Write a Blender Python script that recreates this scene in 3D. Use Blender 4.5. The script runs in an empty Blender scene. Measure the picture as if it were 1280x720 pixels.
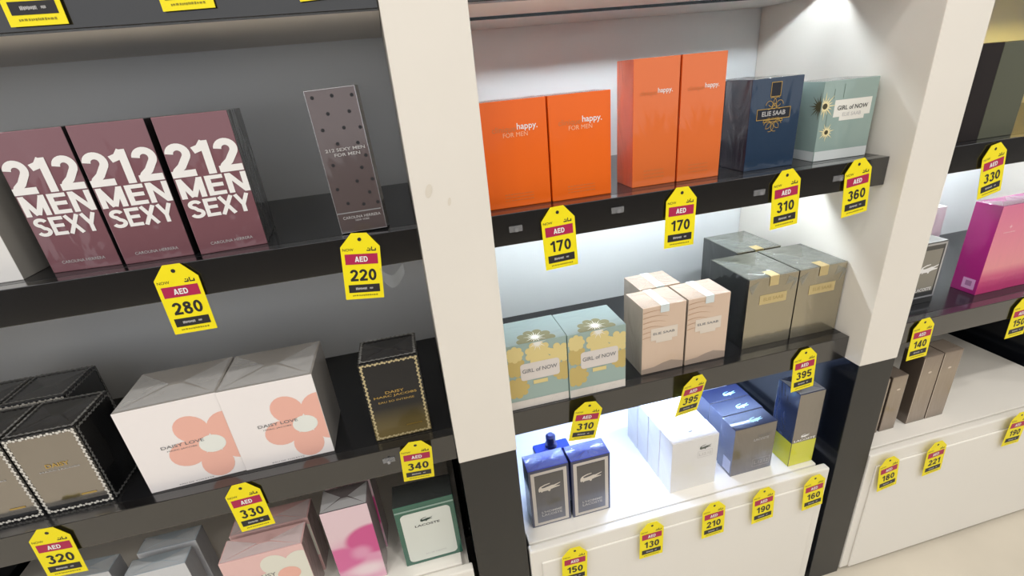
import bpy, bmesh, math, random
from mathutils import Matrix, Vector
random.seed(7)
S = 0.56            # one layout unit in metres
Z0 = 1.94           # eye height above the floor in layout units
SC = bpy.context.scene
COL = SC.collection

# ------------------------------------------------------------------ camera
def rot(rx, ry, rz):
    return Matrix.Rotation(rz, 3, 'Z') @ Matrix.Rotation(ry, 3, 'Y') @ Matrix.Rotation(rx, 3, 'X')
cam_d = bpy.data.cameras.new('camera')
cam = bpy.data.objects.new('camera', cam_d)
COL.objects.link(cam)
cam_d.sensor_width = 36.0
cam_d.lens = 598.2 * 36.0 / 1280.0
cam_d.clip_start = 0.02
cam.matrix_world = Matrix.Translation((-.0105 * S, -1.0 * S, Z0 * S)) @ rot(1.1544, .0891, -.2361).to_4x4()
SC.camera = cam

# ------------------------------------------------------------------ light and exposure
SC.view_settings.view_transform = 'Standard'
SC.view_settings.look = 'None'
SC.view_settings.gamma = 1.0
SC.view_settings.use_curve_mapping = False
SC.view_settings.exposure = -0.10
wd = bpy.data.worlds.new('shop_ambient')
SC.world = wd
wd.use_nodes = True
wd.node_tree.nodes['Background'].inputs[0].default_value = (.97, .98, 1.0, 1)
wd.node_tree.nodes['Background'].inputs[1].default_value = 0.95

def ceiling_or_fill_lamp(x, y, power, size):
    l = bpy.data.lights.new('ceiling_or_fill_light', 'AREA')
    l.shape = 'DISK'; l.size = size; l.energy = power; l.color = (1.0, .965, .915)
    o = bpy.data.objects.new('ceiling_or_fill_light', l)
    COL.objects.link(o)
    o.location = (x, y, 2.88)
    return o
for lx in (-2.0, -.75, .5, 1.75, 3.0):
    ceiling_or_fill_lamp(lx, -1.0, 9, .13)
for lx in (-2.6, -.9, .8, 2.5):  # unseen second row, added as fill to brighten the back panels
    ceiling_or_fill_lamp(lx, -2.0, 13, .5)
LED_TOP, LED_MID, LED_LOW, LED_WARM = 105.0, 165.0, 350.0, 85.0

# ------------------------------------------------------------------ materials
MATS = {}
def lin(c):
    c = c / 255.0
    return c / 12.92 if c <= .04045 else ((c + .055) / 1.055) ** 2.4
def rgb(r, g, b): return (lin(r), lin(g), lin(b), 1.0)
def mat(name, col, rough=.5, metal=0.0, coat=0.0, coat_rough=.06, wrinkle=0.0, wscale=18.0, alpha=1.0, spec=.5, noise=0.0, nscale=40.0):
    if name in MATS: return MATS[name]
    m = bpy.data.materials.new(name); m.use_nodes = True
    nt = m.node_tree; p = nt.nodes['Principled BSDF']
    p.inputs['Base Color'].default_value = rgb(*col)
    p.inputs['Roughness'].default_value = rough
    p.inputs['Metallic'].default_value = metal
    p.inputs['Specular IOR Level'].default_value = spec
    p.inputs['Coat Weight'].default_value = coat
    p.inputs['Coat Roughness'].default_value = coat_rough
    p.inputs['Alpha'].default_value = alpha
    if wrinkle or noise:
        tc = nt.nodes.new('ShaderNodeTexCoord')
    if wrinkle:
        mp = nt.nodes.new('ShaderNodeMapping'); mp.inputs['Scale'].default_value = (1, 1, .45)
        nt.links.new(tc.outputs['Object'], mp.inputs[0])
        n = nt.nodes.new('ShaderNodeTexNoise'); n.inputs['Scale'].default_value = wscale
        n.inputs['Detail'].default_value = 2.5; n.inputs['Distortion'].default_value = 1.2
        nt.links.new(mp.outputs[0], n.inputs['Vector'])
        b = nt.nodes.new('ShaderNodeBump'); b.inputs['Strength'].default_value = wrinkle
        b.inputs['Distance'].default_value = .02
        nt.links.new(n.outputs[0], b.inputs['Height'])
        nt.links.new(b.outputs[0], p.inputs['Coat Normal'])
        if metal > .3: nt.links.new(b.outputs[0], p.inputs['Normal'])
    if noise:
        n2 = nt.nodes.new('ShaderNodeTexNoise'); n2.inputs['Scale'].default_value = nscale; n2.inputs['Detail'].default_value = 4
        nt.links.new(tc.outputs['Object'], n2.inputs['Vector'])
        mx = nt.nodes.new('ShaderNodeMixRGB'); mx.inputs[1].default_value = rgb(*col)
        mx.inputs[2].default_value = rgb(*[max(0, c * (1 - noise)) for c in col])
        nt.links.new(n2.outputs[0], mx.inputs[0]); nt.links.new(mx.outputs[0], p.inputs['Base Color'])
    MATS[name] = m
    return m
def emit(name, col, strength):
    if name in MATS: return MATS[name]
    m = bpy.data.materials.new(name); m.use_nodes = True
    p = m.node_tree.nodes['Principled BSDF']
    p.inputs['Base Color'].default_value = (.8, .8, .8, 1)
    p.inputs['Emission Color'].default_value = (*col, 1)
    p.inputs['Emission Strength'].default_value = strength
    MATS[name] = m
    return m
def ramp_mat(name, stops, axis='Z', lo=0.0, hi=1.0, rough=.4, coat=1.0, metal=0.0, wrinkle=.15):
    """colour that runs along one axis of the object between lo and hi (metres)"""
    m = mat(name, (128, 128, 128), rough, metal, coat, wrinkle=wrinkle)
    nt = m.node_tree; p = nt.nodes['Principled BSDF']
    tc = nt.nodes.new('ShaderNodeTexCoord'); sp = nt.nodes.new('ShaderNodeSeparateXYZ')
    nt.links.new(tc.outputs['Object'], sp.inputs[0])
    mr = nt.nodes.new('ShaderNodeMapRange'); mr.inputs['From Min'].default_value = lo; mr.inputs['From Max'].default_value = hi
    nt.links.new(sp.outputs[axis], mr.inputs['Value'])
    cr = nt.nodes.new('ShaderNodeValToRGB')
    while len(cr.color_ramp.elements) < len(stops): cr.color_ramp.elements.new(.5)
    for e, (pos, c) in zip(cr.color_ramp.elements, stops):
        e.position = pos; e.color = rgb(*c)
    nt.links.new(mr.outputs[0], cr.inputs[0]); nt.links.new(cr.outputs[0], p.inputs['Base Color'])
    return m

WHITE = mat('white_laminate', (236, 230, 220), .38, noise=.03, nscale=9)
PANELW = mat('back_panel_white', (216, 218, 218), .4)
PANELG = mat('back_panel_grey', (232, 235, 238), .22)
BLACK = mat('black_gloss_laminate', (24, 24, 26), .16, spec=.5)
EDGE = mat('black_edge_laminate', (22, 21, 22), .2, spec=.9, coat=.7, coat_rough=.15)
UNDER = mat('shelf_underside_grey', (238, 232, 226), .5)
DARK = mat('dark_lower_laminate', (46, 45, 43), .42)
NAVY = mat('dark_gloss_panel', (20, 23, 30), .16)
CABW = mat('white_cabinet_laminate', (238, 234, 226), .35)
ALU = mat('dark_channel', (9, 9, 9), .9, spec=.05)
LED = emit('led_cool', (.84, .93, 1.0), LED_TOP)
LEDM = emit('led_cool_middle', (.84, .93, 1.0), LED_MID)
LEDB = emit('led_cool_low', (.47, .63, 1.0), LED_LOW)
LEDY = emit('led_warm', (1.0, .74, .16), LED_WARM)
FILM = mat('cellophane_film', (238, 240, 242), .12, alpha=.36, coat=1, wrinkle=.1, wscale=20)
FILMK = mat('cellophane_film_black', (120, 120, 124), .1, alpha=.12, coat=.6, wrinkle=.2, wscale=20)
FILMB = mat('cellophane_film_blue', (150, 168, 250), .12, alpha=.42, coat=1, wrinkle=.3, wscale=30)
FILMW = mat('cellophane_film_thin', (225, 215, 205), .15, alpha=.2, coat=.6)
FILMD = mat('cellophane_film_dark', (160, 165, 160), .12, alpha=.34, coat=1, wrinkle=.5, wscale=30)
YEL = mat('tag_yellow', (250, 232, 8), .45)
CRIM = mat('tag_crimson', (178, 28, 78), .45)
TAGK = mat('tag_black', (36, 34, 36), .45)
INKK = mat('ink_black', (30, 30, 34), .5)
INKW = mat('ink_white', (240, 238, 236), .45)
INKG = mat('ink_grey', (120, 120, 122), .5)
INKLG = mat('ink_light_grey', (186, 184, 184), .45)
INKDY = mat('ink_dark_yellow', (150, 140, 20), .5)
GOLD = mat('gold_foil', (206, 176, 104), .28, metal=.8)
SILV = mat('silver_foil', (205, 205, 208), .25, metal=.7)
CLEAR = mat('clear_plastic', (180, 180, 182), .08, alpha=.45, coat=1)

# ------------------------------------------------------------------ helpers
def W(x, y, z): return Vector((x * S, y * S, (z + Z0) * S))
def link(name, me, parent=None, loc=None):
    o = bpy.data.objects.new(name, me)
    COL.objects.link(o)
    if parent is not None: o.parent = parent
    if loc is not None: o.location = loc
    return o
def tag(o, label=None, cat=None, group=None, kind=None):
    if label: o['label'] = label
    if cat: o['category'] = cat
    if group: o['group'] = group
    if kind: o['kind'] = kind
    return o
def empty(name, loc):
    o = bpy.data.objects.new(name, None); COL.objects.link(o); o.location = loc; o.empty_display_size = .05
    return o
def boxes_mesh(name, lst, m, bevel=0.0):
    """list of (x0,x1,y0,y1,z0,z1) in metres joined into ONE mesh"""
    bm = bmesh.new()
    for (x0, x1, y0, y1, z0, z1) in lst:
        b = bmesh.ops.create_cube(bm, size=1.0)
        for v in b['verts']:
            v.co = Vector((x0 + (v.co.x + .5) * (x1 - x0), y0 + (v.co.y + .5) * (y1 - y0), z0 + (v.co.z + .5) * (z1 - z0)))
    if bevel: bmesh.ops.bevel(bm, geom=bm.edges[:], offset=bevel, segments=2, affect='EDGES', profile=.6)
    me = bpy.data.meshes.new(name); bm.to_mesh(me); bm.free()
    me.materials.append(m)
    return me
def ubox(name, x0, x1, y0, y1, z0, z1, m, parent=None, bevel=.001, origin=(0, 0, 0)):
    ox, oy, oz = origin
    a = W(x0 - ox, y0 - oy, z0 - oz); b = W(x1 - ox, y1 - oy, z1 - oz)
    if parent is not None: a.z -= Z0 * S; b.z -= Z0 * S
    return link(name, boxes_mesh(name, [(a.x, b.x, a.y, b.y, a.z, b.z)], m, bevel), parent)
def dup(root, loc=None, rz=None, label=None):
    r = root.copy(); COL.objects.link(r)
    if loc is not None: r.location = loc
    if rz is not None: r.rotation_euler.z = rz
    if label: r['label'] = label
    for ch in list(root.children):
        c = ch.copy(); COL.objects.link(c); c.parent = r
        for g in list(ch.children):
            d = g.copy(); COL.objects.link(d); d.parent = c
    return r

# flat print: 2-D outlines laid on a face of a carton
def clip(poly, x0, x1, y0, y1):
    for ax, lim, sg in ((0, x0, 1), (0, x1, -1), (1, y0, 1), (1, y1, -1)):
        out = []
        for i in range(len(poly)):
            a, b = poly[i - 1], poly[i]
            ia, ib = sg * (a[ax] - lim) >= 0, sg * (b[ax] - lim) >= 0
            if ia != ib:
                t = (lim - a[ax]) / (b[ax] - a[ax])
                out.append((a[0] + t * (b[0] - a[0]), a[1] + t * (b[1] - a[1])))
            if ib: out.append(b)
        poly = out
        if len(poly) < 3: return []
    return poly
def face_map(face, dim, e):
    w, d, h = dim
    if face == 'front': return lambda x, y: (x, -d / 2 - e, y)
    if face == 'top': return lambda x, y: (x, y, h + e)
    if face == 'left': return lambda x, y: (-w / 2 - e, -x, y)
    if face == 'right': return lambda x, y: (w / 2 + e, x, y)
def dims(o): return (o['w'], o['d'], o['h'])
def decal(root, name, polys, face, m, layer=1, parent=None, clipped=True):
    w, d, h = dims(root)
    fw = w if face in ('front', 'top') else d
    lo, hi = (-d / 2, d / 2) if face == 'top' else (0, h)
    vs, fs = [], []
    for p in polys:
        q = clip(p, -fw / 2 + .0006, fw / 2 - .0006, lo + .0006, hi - .0006) if clipped else p
        if len(q) < 3: continue
        fs.append(list(range(len(vs), len(vs) + len(q))))
        g = face_map(face, (w, d, h), .00022 * layer + 4e-6 * (len(fs) % 20))
        vs += [g(*pt) for pt in q]
    me = bpy.data.meshes.new(name); me.from_pydata(vs, [], fs); me.materials.append(m)
    return link(name, me, parent or root)
def arc(cx, cy, rx, ry, a0, a1, n=14):
    return [(cx + rx * math.cos(math.radians(a0 + (a1 - a0) * i / n)), cy + ry * math.sin(math.radians(a0 + (a1 - a0) * i / n))) for i in range(n + 1)]
def glyph(c, t):
    """centre lines of a plain grotesque letter, cap height 1: (advance width, polylines)"""
    a = t / 2; w = .60
    if c == '0': return w, [arc(w / 2, .5, w / 2 - a, .5 - a, 0, 360, 24)]
    if c == '1': return .46, [[(.33, 0), (.33, 1)], [(.02, .74), (.20, .80), (.33, .97)]]
    if c == '2': return w, [arc(w / 2, .69, w / 2 - a, .31 - a, 175, -28) + [(w * .5, .32), (a + .06, .2), (a, a)], [(0, a), (w, a)]]
    if c == '3': return w, [arc(w / 2, .745, w / 2 - a - .02, .255 - a, 165, -90), arc(w / 2, .28, w / 2 - a, .28 - a + a * .5, 90, -165)]
    if c == '4': return w, [[(w - .17, 0), (w - .17, 1)], [(w - .17, .96), (.05, .27)], [(0, .27), (w, .27)]]
    if c == '5': return w, [[(w - .05, 1 - a), (.13, 1 - a), (.08, .48)], arc(w / 2 - .01, .33, w / 2 - a, .33 - a, 140, -160)]
    if c == '6': return w, [arc(w / 2, .32, w / 2 - a, .32 - a, 0, 360, 22), arc(w / 2, .5, w / 2 - a, .5 - a, 200, 35)]
    if c == '9': return w, [arc(w / 2, .68, w / 2 - a, .32 - a, 0, 360, 22), arc(w / 2, .5, w / 2 - a, .5 - a, 20, -145)]
    if c == '7': return w, [[(0, 1 - a), (w - a, 1 - a), (.2, 0)]]
    if c == '8': return w, [arc(w / 2, .745, w / 2 - a - .03, .255 - a, 0, 360, 22), arc(w / 2, .275, w / 2 - a, .275 - a + a * .4, 0, 360, 22)]
    if c == 'M': return .84, [[(a, 0), (a, 1)], [(a, 1 - a * .6), (.42, a * .6)], [(.42, a * .6), (.84 - a, 1 - a * .6)], [(.84 - a, 1), (.84 - a, 0)]]
    if c == 'N': return .72, [[(a, 0), (a, 1)], [(a * 1.1, 1 - a * .5), (.72 - a * 1.1, a * .5)], [(.72 - a, 0), (.72 - a, 1)]]
    if c == 'E': return .60, [[(a, 0), (a, 1)], [(a, a), (.60, a)], [(a, .52), (.56, .52)], [(a, 1 - a), (.60, 1 - a)]]
    if c == 'S': return .64, [arc(.32, .745, .32 - a - .02, .255 - a, 15, 255) + arc(.32, .27, .32 - a, .27 - a, 75, -165)]
    if c == 'X': return .66, [[(a * .8, 0), (.66 - a * .8, 1)], [(a * .8, 1), (.66 - a * .8, 0)]]
    if c == 'Y': return .66, [[(a * .8, 1), (.33, .42)], [(.66 - a * .8, 1), (.33, .42)], [(.33, .46), (.33, 0)]]
    if c == 'A': return .72, [[(a * .8, 0), (.36, 1)], [(.36, 1), (.72 - a * .8, 0)], [(.16, .28), (.56, .28)]]
    if c == 'D': return .70, [[(a, 0), (a, 1)], [(a, 1 - a), (.34, 1 - a)] + arc(.34, .5, .36 - a, .5 - a, 85, -85) + [(.34, a), (a, a)]]
    return .3, []
def stroke(pl, t):
    """left and right outline of a polyline"""
    L, R = [], []
    for i, p in enumerate(pl):
        q, r = pl[max(0, i - 1)], pl[min(len(pl) - 1, i + 1)]
        def nrm(u, v):
            l = math.hypot(v[0] - u[0], v[1] - u[1]) or 1
            return (-(v[1] - u[1]) / l, (v[0] - u[0]) / l)
        n1 = nrm(q, p) if i else nrm(p, r)
        n2 = nrm(p, r) if i < len(pl) - 1 else n1
        m = (n1[0] + n2[0], n1[1] + n2[1]); l2 = m[0] ** 2 + m[1] ** 2
        k = min(2 / max(l2, .01), 1.6) * t / 2
        L.append((p[0] + m[0] * k, p[1] + m[1] * k)); R.append((p[0] - m[0] * k, p[1] - m[1] * k))
    return [[L[i], R[i], R[i + 1], L[i + 1]] for i in range(len(pl) - 1)]
def block(root, s, face, x, y, m, width, height, t=.17, gap=.07, layer=2, parent=None, name='lettering'):
    """bold grotesque lettering built from strokes"""
    ps = []; cx = 0.0
    for c in s:
        adv, pls = glyph(c, t)
        for pl in pls:
            for q in stroke(pl, t): ps.append([(cx + a, b) for a, b in q])
        cx += adv + gap
    tot = cx - gap; out = []
    for q in ps: out.append([(x + (a / tot - .5) * width, y + (b - .5) * height) for a, b in q])
    return decal(root, name, out, face, m, layer, parent, clipped=False)
TEXT = {}
def text_geo(s, bold=0.0, shear=0.0):
    k = (s, bold, shear)
    if k in TEXT: return TEXT[k]
    cu = bpy.data.curves.new('t', 'FONT'); cu.body = s; cu.resolution_u = 3; cu.offset = bold; cu.shear = shear
    o = bpy.data.objects.new('t', cu); COL.objects.link(o)
    dg = bpy.context.evaluated_depsgraph_get()
    me = bpy.data.meshes.new_from_object(o.evaluated_get(dg))
    vs = [(v.co.x, v.co.y) for v in me.vertices]; fs = [list(p.vertices) for p in me.polygons]
    bpy.data.objects.remove(o); bpy.data.curves.remove(cu); bpy.data.meshes.remove(me)
    xs = [v[0] for v in vs]; ys = [v[1] for v in vs]
    cx, cy = (min(xs) + max(xs)) / 2, (min(ys) + max(ys)) / 2
    TEXT[k] = ([(x - cx, y - cy) for x, y in vs], fs, max(xs) - min(xs), max(ys) - min(ys))
    return TEXT[k]
def write(root, s, face, x, y, m, width=None, height=None, bold=0.0, layer=2, parent=None, name='lettering', rotz=0.0, shear=0.0):
    vs, fs, tw, th = text_geo(s, bold, shear)
    sx = width / tw if width else height / th
    sy = height / th if height else sx
    f = face_map(face, dims(root), .00022 * layer)
    c, n = math.cos(rotz), math.sin(rotz)
    pts = [(x + c * a * sx - n * b * sy, y + n * a * sx + c * b * sy) for a, b in vs]
    me = bpy.data.meshes.new(name); me.from_pydata([f(*p) for p in pts], [], fs); me.materials.append(m)
    return link(name, me, parent or root)
def rect(x0, x1, y0, y1): return [(x0, y0), (x1, y0), (x1, y1), (x0, y1)]
def rrect(x0, x1, y0, y1, r, n=5):
    out = []
    for cx, cy, a0 in ((x1 - r, y1 - r, 0), (x0 + r, y1 - r, 90), (x0 + r, y0 + r, 180), (x1 - r, y0 + r, 270)):
        for i in range(n + 1):
            a = math.radians(a0 + 90 * i / n); out.append((cx + r * math.cos(a), cy + r * math.sin(a)))
    return out
def disc(cx, cy, r, ry=None, n=20, ang=0.0):
    ry = ry or r; c, s = math.cos(ang), math.sin(ang)
    return [(cx + c * r * math.cos(t) - s * ry * math.sin(t), cy + s * r * math.cos(t) + c * ry * math.sin(t)) for t in [2 * math.pi * i / n for i in range(n)]]
def frame(x0, x1, y0, y1, t):
    return [rect(x0, x1, y0, y0 + t), rect(x0, x1, y1 - t, y1), rect(x0, x0 + t, y0 + t, y1 - t), rect(x1 - t, x1, y0 + t, y1 - t)]
def star(cx, cy, R, r, n, a0=0.0):
    """spiky sunburst as n thin kites"""
    out = []
    for i in range(n):
        a = a0 + 2 * math.pi * i / n; RR = R * (1.0 if i % 2 == 0 else .68); da = math.pi / n
        out.append([(cx, cy), (cx + r * math.cos(a - da), cy + r * math.sin(a - da)), (cx + RR * math.cos(a), cy + RR * math.sin(a)), (cx + r * math.cos(a + da), cy + r * math.sin(a + da))])
    return out
def ringarc(cx, cy, r, t, a0, a1, n=14):
    out = []
    for i in range(n):
        p, q = math.radians(a0 + (a1 - a0) * i / n), math.radians(a0 + (a1 - a0) * (i + 1) / n)
        out.append([(cx + (r - t) * math.cos(p), cy + (r - t) * math.sin(p)), (cx + r * math.cos(p), cy + r * math.sin(p)), (cx + r * math.cos(q), cy + r * math.sin(q)), (cx + (r - t) * math.cos(q), cy + (r - t) * math.sin(q))])
    return out
CROC = [(0, .10), (.03, .02), (.10, .06), (.13, -.02), (.20, .03), (.42, .03), (.46, -.04), (.52, -.02), (.54, .05), (.68, .09), (.95, .13), (.97, .17), (.72, .19), (.98, .30), (.99, .34), (.70, .27), (.60, .28), (.45, .25), (.28, .22), (.16, .22), (.14, .28), (.30, .34), (.52, .38), (.53, .42), (.30, .40), (.08, .32), (.01, .22)]
def croc(cx, cy, w): return [[(cx + (x - .5) * w, cy + (y - .2) * w) for x, y in CROC]]

def carton(name, x0, x1, y, z, h, d, side, front=None, top=None, yaw=0.0, bevel=.0009):
    """a folded carton standing on z with its front at y (layout units); the body mesh is the thing"""
    w, dd, hh = (x1 - x0) * S, d * S, h * S
    me = boxes_mesh(name, [(-w / 2, w / 2, -dd / 2, dd / 2, 0, hh)], side, bevel)
    me.materials.append(front or side); me.materials.append(top or side)
    for p in me.polygons:
        if p.normal.y < -.9: p.material_index = 1
        elif p.normal.z > .9: p.material_index = 2
    o = link(name, me, None, W((x0 + x1) / 2, y + d / 2, z))
    o.rotation_euler.z = math.radians(yaw)
    o['w'], o['d'], o['h'] = w, dd, hh
    return o
def film_fold(root, m=None, layer=3, tri=.42):
    """the envelope fold of the cellophane on the top of a carton: raised triangular flaps"""
    w, d, h = dims(root); m = m or FILM
    a, b = w / 2 * .96, d / 2 * .94; e = .0006
    vs = [(-a, -b, h + e), (-a, b, h + e), (-a + 2 * a * tri, 0, h + 2.2 * e), (a, -b, h + e), (a, b, h + e), (a - 2 * a * tri, 0, h + 2.2 * e),
          (-a, -b, h + e), (a, -b, h + e), (a * .15, -b * .1, h + 1.6 * e), (-a * .15, -b * .1, h + 1.6 * e)]
    me = bpy.data.meshes.new('film_fold'); me.from_pydata(vs, [], [(0, 2, 1), (3, 4, 5), (6, 7, 8, 9)]); me.materials.append(m)
    return link('film_fold', me, root)
def seal(root, m, width, down, name='seal_strip'):
    """a strip running over the top and folded down the front"""
    w, d, h = dims(root); e = .0009; a = width / 2
    vs = [(-a, d / 2, h + e), (a, d / 2, h + e), (a, -d / 2 - e, h + e), (-a, -d / 2 - e, h + e), (a, -d / 2 - e, h - down), (-a, -d / 2 - e, h - down)]
    me = bpy.data.meshes.new(name); me.from_pydata(vs, [], [(0, 3, 2, 1), (3, 5, 4, 2)]); me.materials.append(m)
    return link(name, me, root)

# ------------------------------------------------------------------ structure
ZA, ZAb, ZB, ZBb, ZC, ZCb, ZD, ZP, BK, SH = -.287, -.3635, -.845, -.9235, -.87, -.955, -1.335, -.9255, .62, .0536
fl_m = mat('floor_stone', (222, 213, 196), .3, noise=.12, nscale=5)
tag(ubox('floor', -5, 12, -6, .66, -Z0 - .05, -Z0, fl_m, bevel=0), kind='structure')
tag(ubox('ceiling', -5, 6, -6, .66, 3.24, 3.3, mat('ceiling_paint', (225, 222, 215), .8), bevel=0), kind='structure')
tag(ubox('wall_front', -5, 12, -4.3, -4.2, -Z0, -.6, mat('dark_reflected_wall', (46, 42, 40), .6), bevel=0), kind='structure')  # unseen low dark wall, put in for the shelf edges to reflect
tag(ubox('wall_back', -5, 6, .661, .70, -Z0, 3.24, mat('wall_paint', (225, 220, 212), .7), bevel=0), kind='structure')

UP = [(-1.62, -1.46, 'upright post of the shelving at the far left, beyond the plum cartons'),
      (0.0, .159, 'off white upright panel with dark foot between the dark bay and the lit bay'),
      (1.27, 1.4124, 'off white upright panel with dark foot at the right of the lit bay'),
      (2.523, 2.68, 'off white upright panel with dark foot right of the magenta cartons')]
for (a, b, lab) in UP:
    r = empty('shelf_upright', W((a + b) / 2, 0, -Z0))
    tag(r, lab, 'upright', 'uprights between the shelving bays')
    o = ((a + b) / 2, 0, -Z0)
    ubox('upper_panel', a, b, 0, BK, ZP, 2.2, WHITE, r, .0012, o)
    q = ubox('lower_panel', a + .002, b - .002, .003, BK, -Z0, ZP - .0005, DARK, r, .001, o)
    q.data.materials.append(NAVY)
    for p in q.data.polygons:
        if abs(p.normal.x) > .9: p.material_index = 1
BAYS = [(-1.46, 0.0, 'left'), (.159, 1.27, 'middle'), (1.4124, 2.523, 'right')]
BLAB = {'left': 'pale grey panel over a dark one behind the plum cartons and daisy cartons',
        'middle': 'white panel over a dark one, lit from the shelves behind the orange cartons',
        'right': 'white panel over a dark one behind the magenta cartons'}
for (a, b, nm) in BAYS:
    r = empty('back_panel', W((a + b) / 2, BK, -Z0)); o = ((a + b) / 2, BK, -Z0)
    tag(r, BLAB[nm], 'panel', 'back panels of the shelving bays')
    ubox('upper_panel', a, b, BK, BK + .04, ZP, 2.2, PANELG if nm == 'left' else PANELW, r, 0, o)
    ubox('lower_panel', a, b, BK, BK + .04, -Z0, ZP - .0005, NAVY, r, 0, o)

def scuff(up, x, z, rx, rz):
    vs = [(x * S + rx * math.cos(t * .6283), -.0003, (z + Z0) * S + rz * math.sin(t * .6283 + .4)) for t in range(10)]
    me = bpy.data.meshes.new('scuff_mark'); me.from_pydata(vs, [], [list(range(10))]); me.materials.append(mat('scuff_grey', (222, 214, 200), .5))
    link('scuff_mark', me, up)
mid_up = [o for o in COL.objects if o.name.startswith('shelf_upright')][1]
scuff(mid_up, -.045, -.20, .0045, .008); scuff(mid_up, -.006, -.228, .0022, .005)
def shelf(bay, zt, zb, led, lab):
    a, b, nm = bay; a += .0012; b -= .0012
    r = empty('shelf', W((a + b) / 2, SH, zb)); o = ((a + b) / 2, SH, zb)
    tag(r, lab, 'shelf', 'black shelves between the uprights')
    def bx(n, x0, x1, y0, y1, z0, z1, m, bev=.0008): return ubox(n, x0, x1, y0, y1, z0, z1, m, r, bev, o)
    bx('front_edge', a, b, SH, SH + .03, zb, zt, EDGE)
    bx('top_board', a, b, SH + .0305, BK - .001, zt - .02, zt, BLACK)
    if led:
        bx('bottom_board', a, b, SH + .0305, .300, zb, zb + .012, UNDER, 0)
        bx('bottom_board', a, b, .371, BK - .001, zb, zb + .0012, UNDER, 0)
        bx('led_channel', a + .01, b - .01, .295, .3665, zb + .030, zb + .036, ALU, 0)
        bx('led_channel', a + .01, b - .01, .367, .3705, zb, zb + .036, ALU, 0)  # black rear wall added to block the strip's light inside the shelf
        bx('led_strip', a + .04, b - .04, .3175, .3255, zb + .022, zb + .0285, led, 0)
    else:
        bx('bottom_board', a, b, SH + .0305, BK - .001, zb, zb + .012, UNDER, 0)
    return r
shelf(BAYS[0], .214, .1377, None, 'black shelf at the top edge of the left bay, above the plum cartons')
shelf(BAYS[1], .214, .1377, LED, 'black shelf above the orange cartons with a cool light strip underneath')
shelf(BAYS[2], .214, .1377, LEDY, 'shelf above the dark cartons at the far right with warm yellow light underneath')
shelf(BAYS[0], ZA, ZAb, None, 'glossy black shelf carrying the plum cartons with white lettering')
shelf(BAYS[1], ZA, ZAb, LEDM, 'glossy black shelf carrying the orange cartons')
shelf(BAYS[2], ZA, ZAb, LEDM, 'black shelf at far right with the 330 tag beside the upright')
shelf(BAYS[0], ZC, ZCb, None, 'black shelf carrying the white cartons with coral flowers')
shelf(BAYS[1], ZB, ZBb, LEDB, 'black shelf carrying the teal cartons with gold flowers')
shelf(BAYS[2], ZB, ZBb, None, 'black shelf carrying the magenta cartons')

def cabinet(x0, x1, lab):
    r = empty('plinth_cabinet', W((x0 + x1) / 2, 0, -Z0)); o = ((x0 + x1) / 2, 0, -Z0)
    tag(r, lab, 'cabinet', 'low white cabinets under the shelves')
    ubox('top_board', x0 + .006, x1 - .03, .030, BK - .004, ZD - .03, ZD, CABW, r, .0012, o)
    ubox('front_board', x0, x1, 0, .027, -Z0 + .018, ZD - .002, CABW, r, .003, o)
    ubox('front_panel', x0 + .035, x1 - .035, -.007, -.0003, -Z0 + .022, ZD - .055, CABW, r, .002, o)
    ubox('carcass', x0 + .008, x1 - .01, .028, BK - .006, -Z0 + .045, ZD - .031, CABW, r, 0, o)
    ubox('toe_kick', x0 + .02, x1 - .02, .012, .0265, -Z0, -Z0 + .0175, mat('black_rubber', (22, 20, 18), .6), r, 0, o)
cabinet(-1.45, -.012, 'white low cabinet at the bottom left under the green carton')
cabinet(.163, 1.248, 'white low cabinet under the blue lit display in the middle')
cabinet(1.4155, 2.465, 'white low cabinet at far right beside the stone floor')

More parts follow.
